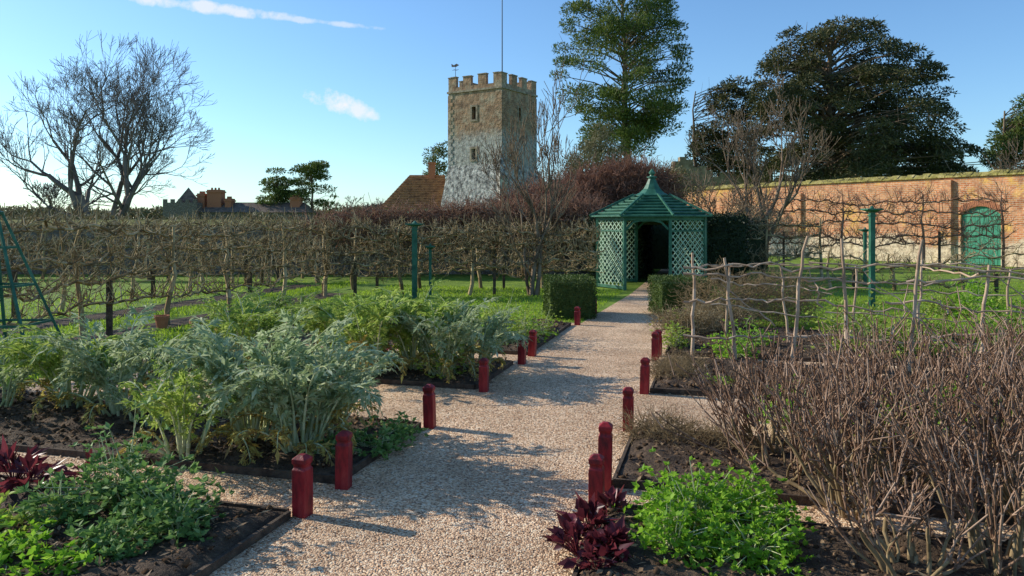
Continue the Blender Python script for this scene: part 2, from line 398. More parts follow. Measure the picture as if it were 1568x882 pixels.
# ---------------------------------------------------------------- red posts
def red_post(u,v,h,tilt=0):
    b=PB(); w=.043
    def ring(z,k): return [(-w*k,-w*k,z),(w*k,-w*k,z),(w*k,w*k,z),(-w*k,w*k,z)]
    L=[(-.05,1),(h-.085,1),(h-.072,.82),(h-.06,.82),(h-.048,1.0),(h-.022,1.0),(h,.42)]
    for (z,k) in L: b.v+=ring(z,k)
    for j in range(len(L)-1):
        for k in range(4):
            k2=(k+1)%4; b.f.append((j*4+k,j*4+k2,(j+1)*4+k2,(j+1)*4+k))
    m=(len(L)-1)*4; b.f.append((m,m+1,m+2,m+3)); b.f.append((3,2,1,0))
    ob=b.build('red_wooden_post',M['redpaint'],bevel=.003,loc=W(u,v,0),rot=PATH_ROT+random.uniform(-.1,.15))
    ob.rotation_euler[1]=tilt
    ob.rotation_euler[0]=random.uniform(-.03,.03)
for (u,v,h,t) in [(-.285,-.808,.36,0),(.19,-.80,.37,.02),(1.65,-.79,.36,-.03),(3.03,-.76,.34,0),(4.53,-.76,.34,.02),(5.08,-.77,.34,.05),(8.07,-.74,.31,0),
                (.285,.81,.32,0),(.607,.81,.43,.02),(1.99,.80,.36,0),(3.36,.80,.36,.02),(5.16,.76,.36,0),(5.5,.77,.34,0),(9.9,.72,.3,0),(9.7,-.72,.3,0)]:
    red_post(u,v,h,t)

# ---------------------------------------------------------------- leafy plants
def cardoon(base,h,n,green=False):
    e=group('cardoon_plant')
    lf=Leaves(); yl=Leaves(); S=Segs()
    bx,by,bz=base
    for i in range(n):
        az=rs.rand()*2*pi
        old = i < n*0.24
        el=(rs.uniform(1.12,1.5) if not old else rs.uniform(.6,1.2)); Lf=h*rs.uniform(.85,1.3)*(0.6 if old else 1)
        dr=rs.uniform(.9,2.7)+(0.9 if old else 0); ex=rs.uniform(2.2,3.8)
        ns=17; p=np.array([bx+math.cos(az)*rs.uniform(0,.14),by+math.sin(az)*rs.uniform(0,.14),bz]); pts=[p]; tg=[]
        az0=az
        for k in range(ns):
            t=(k+1)/ns; ang=el-dr*t**ex; az=az0+.35*math.sin(3*t+i)
            d=np.array([math.cos(az)*math.cos(ang),math.sin(az)*math.cos(ang),math.sin(ang)])
            p=p+d*Lf/ns
            if p[2]<.07: p[2]=.07
            pts.append(p); tg.append(d)
        S.line(pts,.014,.002)
        tgt=yl if old else lf
        sf=.66 if old else 1
        pp=np.array(pts[1:]); dd=np.array(tg); side=unit(np.cross(dd,[0,0,1.])+1e-6); nn=np.cross(side,dd)
        ts=np.arange(1,ns+1)/ns
        for sgn in (-1,1):
            k=ts>.26; m=int(k.sum())
            prof=np.clip(np.sin(pi*((ts[k]-.18)/.9))**.8,0.15,1)*h*.20*sf*rs.uniform(.55,1.2,m)
            D=dd[k]*.85+side[k]*sgn*.8+nn[k]*rs.uniform(-.5,.35,(m,1))+rs.normal(scale=.25,size=(m,3)); D[:,2]-=rs.uniform(0,.5,m)
            D=unit(D)
            tgt.add(pp[k],D,nn[k]+rs.normal(scale=.5,size=(m,3)),prof,prof*.25,mid=.45,fold=.3)
            for fr,sz in ((.25,.42),(.45,.42),(.65,.32)):
                for s2 in (-1,1):
                    D2=D*.75+dd[k]*s2*.8+rs.normal(scale=.2,size=(m,3))
                    tgt.add(pp[k]+D*prof[:,None]*fr,D2,nn[k]+rs.normal(scale=.5,size=(m,3)),prof*sz,prof*sz*.34,mid=.4,fold=.3)
        tgt.add(pp[-1:],dd[-1:],nn[-1:],h*.12,h*.035)
    lf.build('leaves',M['cardoon_g'] if green else M['cardoon'],e); yl.build('withered_leaves',M['yellow'],e); S.build('ribs',M['rib'],e)

for (x,y,h,n,gr) in [(-1.50,5.35,.86,32,False),(-1.95,5.6,.96,32,False),(-2.3,5.3,.68,20,True),(-1.45,5.75,.80,22,False),
                  (-3.3,6.35,.86,30,False),(-3.85,6.6,.86,28,True),(-2.95,6.1,.5,14,False),(-4.5,6.55,.62,18,False),(-5.0,6.9,.6,16,True),(-3.0,7.0,.62,14,True),
                  (-1.55,8.15,.96,28,True),(-1.1,8.4,.94,26,True),(-.75,8.05,.82,24,False),(-.40,8.3,.74,22,False),(-1.9,8.5,.88,18,True),
                  (-3.2,8.9,.84,26,True),(-2.85,8.6,.55,16,False),(-3.5,9.3,.7,16,True),(-3.9,11.8,.6,16,True),(-3.5,12.2,.55,14,True),
                  (-.6,9.2,.7,16,True)]:
    cardoon((x,y,.04),h,n,gr)

def herb(name,base,r,h,n,size,mat,stems=True,asp=.55,upd=.5,k=5,lump=.25):
    e=group(name); lf=Leaves(); S=Segs()
    th=rs.rand(n)*2*pi; ph=np.arccos(rs.uniform(0.0,1,n)); rr=rs.uniform(.45,1.05,n)**.7
    sd_=rs.rand()*50
    lu=np.array([mnoise.noise(Vector((math.cos(a)*2.2+sd_,math.sin(a)*2.2,b*2.0))) for a,b in zip(th,ph)])
    rr=rr*(1+lump*2*lu)
    X=base[0]+r*rr*np.sin(ph)*np.cos(th); Y=base[1]+r*rr*np.sin(ph)*np.sin(th)*.9; Z=base[2]+h*(rr*np.cos(ph)*.95+.04)*rs.uniform(.65,1.15,n)
    C=np.stack([X,Y,Z],-1); outd=unit(C-np.array([base[0],base[1],base[2]-h*.3]))
    for j in range(k):
        D=unit(outd*upd+rdir(n)*.9); D[:,2]=np.abs(D[:,2])*.5+.05
        lf.add(C,D,outd+rs.normal(scale=.5,size=(n,3)),size*rs.uniform(.6,1.3,n),size*asp*rs.uniform(.7,1.2,n))
    if stems:
        for i in range(0,n,3):
            b=np.array([base[0]+rs.normal()*.04*r/.3,base[1]+rs.normal()*.04*r/.3,base[2]])
            m=(b+C[i])/2; m[2]+=.15*h
            S.line([b,m,C[i]],.004,.002)
    lf.build('leaves',mat,e); S.build('stems',M['rib'],e,3)

for (x,y,r,h,n) in [(.98,4.0,.32,.33,520),(1.28,4.15,.25,.28,330),(.80,3.75,.24,.25,330),(1.2,3.7,.27,.24,340)]:
    herb('parsley_plant',(x,y,.03),r,h,n,.034,M['parsley'],lump=.4,asp=.7)
def chard(base,h,n,w=.5):
    e=group('red_chard_plant'); lf=Leaves(); S=Segs()
    for i in range(n):
        az=rs.rand()*2*pi; el=rs.uniform(.3,1.35); l=h*rs.uniform(.4,1.1)
        d=np.array([math.cos(az)*math.cos(el),math.sin(az)*math.cos(el),math.sin(el)])
        b=np.array(base)+d*l*.5; S.line([np.array(base),b],.004,.003)
        N=np.array([-d[0]*.3,-d[1]*.3,1])+rs.normal(scale=.5,size=3)
        d2=d*1.0; d2[2]-=rs.uniform(0,.9); s=np.cross(d2,N)
        for q in (-1,0,1):
            lf.add(b[None],(d2+s*q*.6)[None],N[None]+rs.normal(scale=.4,size=(1,3)),l*.5*(1-.25*abs(q)),l*.5*w,fold=.3)
    lf.build('leaves',M['chard'],e); S.build('stalks',M['chard'],e)
for (x,y,h,n) in [(.42,3.95,.24,34),(.33,3.75,.22,30),(.5,3.72,.22,30),(.56,4.2,.2,24),(.4,3.55,.22,26)]: chard((x,y,.03),h,n)
for (x,y,h,n) in [(-2.95,4.6,.3,34),(-3.15,4.75,.32,30),(-2.75,4.85,.24,22),(-2.6,4.55,.2,18),(-1.9,8.9,.4,36),(-1.55,8.9,.35,26)]: chard((x,y,.03),h,n,.25)
for (x,y,r,h,n,mt) in [(-2.25,4.35,.26,.44,300,'kale'),(-1.95,4.15,.22,.34,230,'kale'),(-1.75,3.92,.2,.3,190,'kale'),(-2.5,4.15,.2,.28,160,'kale'),(-2.0,3.75,.2,.2,130,'kale'),
                     (-2.45,3.62,.2,.15,150,'parsley'),(-2.15,3.55,.16,.12,110,'parsley'),(-2.75,3.9,.2,.2,140,'herb'),(-1.05,5.5,.3,.14,140,'kale'),(-.95,5.9,.2,.12,80,'kale')]:
    herb('leafy_vegetable',(x,y,.03),r,h,n,.047,M[mt],asp=.55,lump=.6)
for i in range(20):
    u=rs.uniform(3.3,7.8); v=rs.uniform(-2.0,-1.0)
    if 4.3<u<5.3: continue
    x,y,_=W(u,v); herb('herb_plant',(x,y,.03),rs.uniform(.18,.34),rs.uniform(.28,.55),180,.04,M['herb' if i%3 else 'parsley'],k=4,lump=.5)
for i in range(12):
    u=rs.uniform(5.4,7.8); v=rs.uniform(-5,-2.0); x,y,_=W(u,v)
    herb('herb_plant',(x,y,.03),rs.uniform(.2,.35),rs.uniform(.15,.35),110,.05,M['herb' if i%2 else 'kale'],k=4)
for (x,y,r,h,n,mt) in [(3.1,10.0,.4,.35,260,'parsley'),(2.75,9.3,.3,.25,180,'parsley'),(2.15,9.9,.25,.4,160,'herb'),(2.5,11.3,.3,.4,160,'herb'),(2.1,7.6,.2,.1,60,'herb'),
                     (2.3,6.2,.3,.35,220,'parsley'),(2.9,6.0,.3,.3,200,'parsley'),(3.6,6.1,.35,.35,240,'parsley'),(4.1,6.6,.3,.3,160,'parsley')]:
    herb('herb_plant',(x,y,.03),r,h,n,.045,M[mt],k=4,lump=.4)
for i in range(24):
    x=rs.uniform(4.3,10.5); y=rs.uniform(9.0,13.8)
    herb('herb_plant',(x,y,.02),rs.uniform(.35,.6),rs.uniform(.35,.7),240,.06,M['herb' if i%3 else 'parsley'],k=4,lump=.5)

# ---------------------------------------------------------------- box hedge blocks
def box_block(x0,x1,y0,y1,h):
    e=group('clipped_box_hedge'); b=PB(); i=.05
    b.box(x0+i,x1-i,y0+i,y1-i,0,h-i); b.build('core',M['box'],e)
    lf=Leaves(); n=8000
    P=rs.rand(n,3); ax=rs.randint(0,3,n); sd=rs.randint(0,2,n)
    for a in range(3):
        k=ax==a; P[k,a]=sd[k] if a<2 else 1
    P+=rs.normal(scale=.018,size=(n,3))
    C=np.array([x0,y0,0])+P*np.array([x1-x0,y1-y0,h])
    lf.add(C,rdir(n)+np.array([0,0,.3]),rdir(n),rs.uniform(.02,.05,n),rs.uniform(.015,.025,n))
    lf.build('leaves',M['box'],e)
box_block(.62,1.46,13.1,14.3,.68)
box_block(2.62,3.55,13.3,14.4,.66)

# ---------------------------------------------------------------- woody plants
def rv(): return Vector((random.gauss(0,1),random.gauss(0,1),random.gauss(0,1)))
def grow(S,p,d,L,r,lvl,wig=.22,up=.08,nch=(2,3),rat=.78,ang=.65,rrat=.68,rmin=.006,side=.45):
    ns=3
    for i in range(ns):
        d=(d+rv()*wig*.6+Vector((0,0,up))).normalized(); q=p+d*(L/ns); r1=max(rmin,r*(.93))
        S.add(p,q,r,r1); p=q; r=r1
        if lvl>0 and i<ns-1 and random.random()<side:
            pr=d.cross(rv()).normalized(); d2=(d*.6+pr*random.uniform(.5,1.0)).normalized()
            grow(S,p,d2,L*rat*random.uniform(.6,.95),max(rmin,r*.5),lvl-1 if lvl<2 else lvl-2,wig,up,nch,rat,ang,rrat,rmin,side)
    if lvl<=0: return
    for k in range(random.randint(*nch)):
        pr=d.cross(rv()).normalized(); d2=(d+pr*ang*random.uniform(.4,1.25)).normalized()
        grow(S,p,d2,L*rat*random.uniform(.75,1.15),max(rmin,r*rrat),lvl-1,wig,up,nch,rat,ang,rrat,rmin,side)

def bare_tree(name,starts,mat,**kw):
    S=Segs()
    for (p,d,L,r,l) in starts: grow(S,Vector(p),Vector(d).normalized(),L,r,l,**kw)
    return S.build(name,mat,None,4)

random.seed(5)
bare_tree('bare_deciduous_tree',[((-33.2,60,0),(-.16,0,1),3.9,.46,7),((-32.0,60.4,0),(.20,.1,1),3.8,.42,7),((-33.3,59.6,1.0),(-.62,-.1,1),3.5,.28,7),((-31.8,60,1.2),(.62,0,1),3.2,.26,7),((-32.6,61,1.5),(.0,.3,1),3.6,.25,7)],
          M['bark_far'],wig=.17,up=.08,rat=.80,ang=.60,rmin=.012,side=.5,rrat=.64)
random.seed(21)
bare_tree('bare_fruit_tree',[((.45,17.3,0),(0,0,1),1.15,.06,5),((.55,17.3,0),(.12,0,1),1.25,.05,5),((.4,17.4,0),(-.2,0,1),1.1,.04,5)],
          M['bark'],wig=.15,up=.16,rat=.80,ang=.38,rmin=.006,side=.5)
bare_tree('bare_fruit_tree',[((9.0,27,0),(0,0,1),1.7,.14,6),((9.1,27,.9),(.5,0,1),1.4,.09,5),((8.9,27,.9),(-.5,.1,1),1.4,.09,5)],
          M['bark'],wig=.18,up=.16,rat=.80,ang=.5,rmin=.008,side=.5)
bare_tree('bare_fruit_tree',[((6.1,22.5,0),(0,0,1),.9,.07,5),((6.0,22.4,.3),(-.4,0,1),.9,.07,5),((6.2,22.4,.3),(.4,0,1),.8,.07,5)],M['bark'],wig=.18,up=.1,rat=.78,ang=.6,rmin=.007,side=.5)
bare_tree('bare_fruit_tree',[((21.5,31.5,0),(0,0,1),1.6,.1,5),((21.2,31.4,0),(.1,0,1),1.4,.1,5)],M['bark'],wig=.18,up=.12,rat=.8,ang=.55,rmin=.009,side=.5)

def espalier(P0,P1,H,tiers,spacing,mat,density=26,tw=(.05,.2),name='espalier_fruit_trees',thick=1.0,posts=True):
    e=group(name); S=Segs(); P0=Vector(P0); P1=Vector(P1); d=(P1-P0); Ln=d.length; d.normalize(); s=Vector((-d.y,d.x,0))
    nt=int(Ln/spacing)+1
    def spur(p,tw,upb=0.35):
        dd=Vector((random.gauss(0,.6),random.gauss(0,.6),random.uniform(-.3,1.3))).normalized()
        l=random.uniform(*tw); q=p+dd*l; S.add(p,q,.011*thick,.008*thick)
        for _ in range(random.randint(2,4)):
            d3=(dd+rv()*.6+Vector((0,0,upb))).normalized(); l2=random.uniform(*tw)*.9; q2=q+d3*l2
            S.add(q,q2,.007*thick,.0045*thick)
            if random.random()<.6:
                d4=(d3+rv()*.6).normalized(); S.add(q2,q2+d4*l2*.8,.005*thick,.003*thick)
    for i in range(nt):
        b=P0+d*(i*spacing+random.uniform(-.12,.12)); pts=[b.copy()]
        for k in range(6):
            b=b+Vector((random.gauss(0,.035),random.gauss(0,.035),H/6)); pts.append(b.copy())
            if k>1:
                for _ in range(int(density*.12)): spur(b,tw)
        S.line(pts,.05*thick,.02*thick)
    for t in range(tiers):
        z=H*(.30+.62*t/(tiers-1)); x=0; off=0; y=0; pts=[]
        while x<Ln:
            off=off*.93+random.gauss(0,.036); y=y*.85+random.gauss(0,.03)
            pts.append(P0+d*x+s*y+Vector((0,0,z+off))); x+=.12
        S.line(pts,.021*thick,.019*thick)
        for a,b in zip(pts[:-1],pts[1:]):
            dn=density*(.55+.9*random.random())
            for _ in range(int(dn*.12)+(1 if random.random()<(dn*.12)%1 else 0)):
                spur(a.lerp(b,random.random()),tw)
    S.build('branches',mat,e,4)
    if posts:
        b=PB(); x=.6
        while x<Ln:
            c=P0+d*x; b.box(c.x-.035,c.x+.035,c.y-.035,c.y+.035,0,H*.5); x+=spacing*2
        b.build('support_post',M['board'],e,bevel=.004)
        wS=Segs()
        for t in range(tiers):
            z=H*(.30+.62*t/(tiers-1)); wS.add(P0+Vector((0,0,z)),P1+Vector((0,0,z)),.002,.002)
        wS.build('wires',M['metal'],e,3)
    return e

espalier(W(-2.5,-7.3),W(11.6,-7.3),1.64,4,1.75,M['twig_esp'],21,tw=(.07,.23))
espalier(W(-1,-10.6),W(17,-10.6),1.66,4,1.7,M['twig_esp'],15,tw=(.07,.23))
espalier((-4.2,17.2,0),(2.1,17.6,0),1.64,5,1.6,M['twig_esp'],32)
espalier((-4.0,18.9,0),(2.2,19.3,0),1.66,4,1.6,M['twig_esp'],20)
espalier((-24,24,0),(-5,21,0),1.62,5,1.7,M['twig_esp'],18,thick=1.2)
espalier((9.6,28.3,0),(17.2,26.0,0),2.7,5,2.6,M['twig_red'],15,tw=(.12,.38),thick=1.25)
espalier((5.4,21.5,0),(9,21.9,0),1.8,4,1.8,M['twig_esp'],18,tw=(.08,.25),thick=1.1)
espalier((8,19,0),(14.5,17.5,0),.9,3,1.6,M['twig_esp'],16,tw=(.06,.2))

def twig_mass(name,segs_list,mat,n,L=.4,r=.008):
    """mass of bare climber / shrub twigs; segs_list = list of (cx,cy,cz,rx,ry,rz)"""
    S=Segs(); tot=sum(a[3]*a[5] for a in segs_list)
    for (cx,cy,cz,rx,ry,rz) in segs_list:
        for i in range(int(n*rx*rz/tot)):
            v=rv().normalized()*random.random()**.4
            p=Vector((cx+v.x*rx,cy+v.y*ry,max(.05,cz+v.z*rz)))
            d=(Vector((v.x*.5,v.y*.5,.35))+rv()*.6).normalized()
            for k in range(3):
                q=p+d*L*random.uniform(.25,.5); S.add(p,q,r*(1-.2*k),r*(.8-.2*k))
                if random.random()<.7:
                    d2=(d+rv()*.6).normalized(); S.add(q,q+d2*L*.35,r*.6,r*.35)
                p=q; d=(d+rv()*.35+Vector((0,0,-.08))).normalized()
    return S.build(name,mat,None,3)
twig_mass('climber_on_wall',[(-4,23.6,1.5,3,.5,.5),(-1,23.5,1.6,2.5,.5,.6),(1.5,23.5,1.7,1.8,.5,.65)],M['twig_red'],6000,.45,.012)
twig_mass('copper_bare_shrub',[(3.6,29,2.6,2.0,1,.95),(2.2,29,2.3,1.5,1,.7),(5.0,29,2.5,1.3,1,1.2),(1.2,27,2.0,1.8,.8,.7),(4.4,29,2.9,.9,.8,.85)],M['twig_cop'],12000,.7,.016)
twig_mass('grey_bare_shrub',[(3.45,12.1,.4,.7,.5,.45),(4.4,12.4,.4,.7,.5,.45)],M['old_wood'],1800,.25,.0045)
twig_mass('lavender_bush',[(2.55,10.9,.2,.5,.35,.22),(3.2,11.5,.22,.5,.4,.22)],M['twig_esp'],1500,.2,.004)
twig_mass('dead_herb_stems',[(1.15,5.75,.08,.3,.3,.10),(1.5,5.5,.07,.28,.25,.08),(1.75,8.0,.08,.3,.3,.1),(1.9,8.5,.08,.3,.3,.1)],M['old_wood'],2200,.12,.0025)

# ---------------------------------------------------------------- currant bushes, right foreground
def currant(base,h,spread,n):
    e=group('bare_currant_bush'); A=Segs(); B=Segs(); bx,by=base
    for i in range(n):
        az=random.uniform(0,2*pi); lean=random.uniform(.1,1.3)*spread
        p=Vector((bx+math.cos(az)*.09,by+math.sin(az)*.09,.02)); d=Vector((math.cos(az)*lean,math.sin(az)*lean,1)).normalized()
        l=h*random.uniform(.38,.68); r=random.uniform(.008,.016); pts=[p.copy()]
        for k in range(6):
            d=(d+rv()*.17+Vector((0,0,.05))).normalized(); p=p+d*l/6; pts.append(p.copy())
        A.line(pts,r,r*.7)
        srcs=[pts[-1]]*random.randint(1,3)+[pts[-2]]+([pts[-3]] if random.random()<.7 else [])+([pts[-4]] if random.random()<.35 else [])
        for s in srcs:
            q=s.copy(); dd=(d+rv()*.40+Vector((0,0,.70))).normalized(); rr=random.uniform(.0038,.007)
            top=h*random.uniform(.70,1.12); L=max(.12,min(.6,(top-q.z)/max(.4,dd.z)))
            m=6; qs=[q.copy()]
            for k in range(m):
                dd=(dd+rv()*.09+Vector((0,0,.06))).normalized(); q=q+dd*L/m; qs.append(q.copy())
                B.add(q-dd*.008,q+dd*.004+dd.cross(rv()).normalized()*.007,rr*1.35,rr*.6)
                if random.random()<.2:
                    d4=(dd+dd.cross(rv()).normalized()*.6).normalized(); q4=q+d4*random.uniform(.05,.2)
                    B.add(q,q4,rr*.75,rr*.55)
            B.line(qs,rr,rr*.6)
    A.build('old_stems',M['old_wood'],e,5); B.build('young_shoots',M['twig_cur'],e,4)
for (x,y,h,s,n) in [(2.45,4.75,.92,1.1,34),(1.95,4.35,.78,1.05,24),(2.9,4.2,.86,.8,26),(3.3,5.0,.94,.8,24),(2.35,3.6,.72,.9,24),(1.95,5.4,.86,1.0,18),(2.8,5.5,.95,.8,20),
                  (3.9,5.6,.97,.8,20),(1.85,3.5,.45,.8,16),(2.95,3.5,.78,.7,22),(1.75,4.9,.66,1.15,16),(4.5,6.4,.98,.8,16),(3.3,6.3,.92,.8,14),(3.5,4.3,.88,.8,20)]:
    currant((x,y),h,s,n)

# ---------------------------------------------------------------- rustic hazel fence
def pole(S,p,q,r0,r1,wob=.02,n=9):
    p=Vector(p); q=Vector(q); pts=[]; o=Vector((0,0,0))
    for i in range(n+1):
        pts.append(p.lerp(q,i/n)+o); o=o*.6+rv()*wob
    S.line(pts,r0,r1)
e=group('rustic_hazel_fence'); S=Segs()
fx=[(5.0,1.2),(5.0,1.7),(4.95,2.3),(4.95,2.9),(4.9,3.5),(4.9,4.2),(4.9,4.75),(4.9,5.5),(4.9,6.4)]
for i,(u,v) in enumerate(fx):
    h=random.uniform(1.2,1.55); x,y,_=W(u,v)
    pole(S,(x,y,0),(x+random.uniform(-.15,.15),y+random.uniform(-.08,.08),h),.024,.015,.012)
for z in (1.17,1.06,.8,.44):
    v=1.1
    while v<6.3:
        a=W(4.97,v,z+random.gauss(0,.05)); l=random.uniform(1.2,2.2); b=W(4.93,v+l,z+random.gauss(0,.08)); pole(S,a,b,.015,.008,.018,16); v+=l*.75
for i in range(8):
    v=random.uniform(1.3,5.5); a=W(4.9,v,random.uniform(.3,.8)); b=W(4.95,v+random.uniform(-.7,.7),random.uniform(.9,1.45)); pole(S,a,b,.010,.005,.018)
fb=[(6.6,1.6),(6.6,2.4),(6.6,3.2),(6.55,4.0),(6.5,4.9),(6.5,5.8),(6.5,6.8)]
for (u,v) in fb:
    x,y,_=W(u,v); pole(S,(x,y,0),(x+random.uniform(-.1,.1),y,random.uniform(1.05,1.35)),.02,.012,.012)
for z in (1.1,.8,.5):
    v=1.4
    while v<6.8:
        l=random.uniform(1.3,2.2); pole(S,W(6.6,v,z+random.gauss(0,.05)),W(6.55,v+l,z+random.gauss(0,.05)),.012,.007,.018,16); v+=l*.8
for (u0,v0,u1,v1) in [(5.0,1.25,6.6,1.6),(4.95,4.2,6.55,4.0)]:
    pole(S,W(u0,v0,1.15),W(u1,v1,1.1),.012,.008,.02)
S.build('poles',M['hazel'],e,6)

# ---------------------------------------------------------------- green posts, obelisk, pots
def green_pillar(x,y,h,w=.04):
    b=PB(); b.box(x-w,x+w,y-w,y+w,0,h-.06)
    b.box(x-w*1.3,x+w*1.3,y-w*1.3,y+w*1.3,h-.14,h-.11)
    b.hexa([(x-w*1.2,y-w*1.2,h-.058),(x+w*1.2,y-w*1.2,h-.058),(x+w*1.2,y+w*1.2,h-.058),(x-w*1.2,y+w*1.2,h-.058)],
           [(x-w*3,y-w*3,h-.02),(x+w*3,y-w*3,h-.02),(x+w*3,y+w*3,h-.02),(x-w*3,y+w*3,h-.02)])
    b.box(x-w*3.4,x+w*3.4,y-w*3.4,y+w*3.4,h-.019,h+.01)
    b.lathe((x,y,h+.01),[(w*1.2,0),(w*.7,.03),(w*.2,.06)],8)
    b.build('green_wooden_pillar',M['greenpaint'])
green_pillar(-2.15,16.6,1.66,.055); green_pillar(6.95,14.5,1.95,.045); green_pillar(-1.85,17.0,1.15,.03)
green_pillar(9.4,20,1.5,.035)
b=PB(); cx,cy,hh,hw=-5.85,8.9,1.8,.40; tx_,ty_=-6.12,8.9
cor=[(cx-hw,cy-hw),(cx+hw,cy-hw),(cx+hw,cy+hw),(cx-hw,cy+hw)]
def ob_pt(i,z):
    f=z/hh; (x,y)=cor[i%4]; return (x+(tx_+(x-cx)*.12-x)*f, y+(ty_+(y-cy)*.12-y)*f, z)
for i in range(4): b.bar(ob_pt(i,0),ob_pt(i,hh),.03,.03)
for z in (.05,.5,.95,1.4):
    for i in range(4): b.bar(ob_pt(i,z),ob_pt(i+1,z),.02,.026)
b.lathe((tx_,ty_,hh-.01),[(.08,0),(.09,.03),(.03,.05),(.05,.09),(.02,.14)],8)
b.build('garden_obelisk',M['greenpaint'])
for (x,y) in [(-5.55,11.9),(-4.75,11.35),(-4.5,11.6)]:
    b=PB(); b.lathe((x,y,0),[(.075,0),(.1,.17),(.115,.17),(.12,.22),(.1,.22),(.085,.15)],16,cap=False)
    b.poly([(x+.088*math.cos(k*pi/8),y+.088*math.sin(k*pi/8),.165) for k in range(16)])
    b.build('terracotta_pot',M['terracotta'])

# ---------------------------------------------------------------- gazebo
def gazebo(c,s=1.12):
    e=group('octagonal_gazebo'); R=s/2/math.sin(pi/8)
    fr=math.atan2(EY,EX)+pi
    def cor(k): 
        t=fr+pi/8+k*pi/4; return (c[0]+R*math.cos(t),c[1]+R*math.sin(t))
    H=1.84
    P=PB(); T=PB()
    for k in range(8):
        x,y=cor(k); P.bar((x,y,0),(x,y,H),.075,.075,up=(math.cos(fr+k),math.sin(fr+k),0))
    for k in range(8):
        a=cor(k-1); bb=cor(k)
        P.bar((a[0],a[1],H-.05),(bb[0],bb[1],H-.05),.06,.1)
        ax,ay=a; dx,dy=bb[0]-ax,bb[1]-ay
        if k in (0,4):
            for i in range(6):
                t0,t1=i/6,(i+1)/6
                z0=H-.1-.22*(2*t0-1)**4; z1=H-.1-.22*(2*t1-1)**4
                P.bar((ax+dx*(.04+.92*t0),ay+dy*(.04+.92*t0),z0),(ax+dx*(.04+.92*t1),ay+dy*(.04+.92*t1),z1),.03,.05)
            continue
        P.bar((ax,ay,.06),(bb[0],bb[1],.06),.05,.08)
        P.bar((ax,ay,1.48),(bb[0],bb[1],1.48),.035,.04)
        Z0,Z1=.1,H-.1; Wd=s; st=.16; h=Z1-Z0
        k2=-h
        while k2<Wd:
            for sg in (1,-1):
                x0=k2; z0=0; x1=k2+h; z1=h
                if x0<0: z0+=-x0; x0=0
                if x1>Wd: z1-=x1-Wd; x1=Wd
                if x1-x0>.02:
                    u0,u1=(x0,x1) if sg==1 else (Wd-x0,Wd-x1); off=.006*sg
                    nx,ny=-dy/Wd,dx/Wd
                    T.bar((ax+dx*u0/Wd+nx*off,ay+dy*u0/Wd+ny*off,Z0+z0),(ax+dx*u1/Wd+nx*off,ay+dy*u1/Wd+ny*off,Z0+z1),.009,.02)
            k2+=st
    P.build('frame',M['greenpaint'],e,bevel=.005); T.build('trellis_panels',M['trellis'],e)
    Rf=PB()
    rr=[1.66,1.49,1.31,1.13,.95,.78,.62,.48]
    zz_=[0,.085,.165,.245,.325,.40,.475,.55]
    pr=[]
    for i in range(len(rr)-1):
        pr+= [(rr[i],zz_[i]),(rr[i],zz_[i]+.035),(rr[i+1]-.03,zz_[i+1]-.025)]
    pr+=[(.48,.55),(.48,.575),(.34,.64),(.23,.74),(.16,.86),(.115,.96),(.09,1.02),(.14,1.035),(.14,1.06),(.06,1.08),(.05,1.11),(.085,1.14),(.09,1.18),(.05,1.22),(.015,1.27)]
    Rf.lathe((c[0],c[1],H-.005),pr,8,rot=fr+pi/8)
    Rf.build('roof',M['greenpaint'],e)
    hips=PB()
    for k in range(8):
        t=fr+pi/8+k*pi/4
        hips.bar((c[0]+1.68*math.cos(t),c[1]+1.68*math.sin(t),H+.03),(c[0]+.5*math.cos(t),c[1]+.5*math.sin(t),H+.585),.04,.05)
    hips.build('hip_ribs',M['greenpaint'],e)
gazebo((3.70,19.85))
e=group('yew_tunnel'); b=PB(); lf=Leaves()
blk=[(17.4,22.5,-2.1,-.75,1.85),(17.4,22.5,.75,2.2,1.85),(23.5,24.5,-3,3,1.8)]
for (u0,u1,v0,v1,h) in blk:
    b.hexa([W(u0,v0,0),W(u0,v1,0),W(u1,v1,0),W(u1,v0,0)],[W(u0,v0,h),W(u0,v1,h),W(u1,v1,h),W(u1,v0,h)])
    n=7000; uu=rs.uniform(u0,u1,n); vv=rs.uniform(v0,v1,n); zz0=rs.rand(n)*h; k=rs.rand(n)
    uu[k<.4]=u0; vv[(k>.4)&(k<.6)]=v0; vv[(k>.6)&(k<.8)]=v1; zz0[k>.8]=h
    lf.add(Wn(uu,vv,zz0)+rs.normal(scale=.06,size=(n,3)),rdir(n),rdir(n),.09,.05)
b.hexa([W(17.45,-.745,1.62),W(17.45,.745,1.62),W(22.4,.745,1.62),W(22.4,-.745,1.62)],[W(17.45,-.745,1.83),W(17.45,.745,1.83),W(22.4,.745,1.83),W(22.4,-.745,1.83)])
b.build('core',M['yewleaf'],e); lf.build('leaves',M['yewleaf'],e)

# ---------------------------------------------------------------- walls
b=PB(); 
b.box(-22,3.0,24.4,24.85,0,1.6)
b.build('flint_garden_wall',M['darkwall'])
b=PB(); b.hexa([(-22.05,24.33,1.602),(3.05,24.33,1.602),(3.05,24.92,1.602),(-22.05,24.92,1.602)],[(-22.05,24.55,1.78),(3.05,24.55,1.78),(3.05,24.7,1.78),(-22.05,24.7,1.78)])
o=b.build('wall_coping',M['moss']); o.parent=bpy.data.objects['flint_garden_wall']

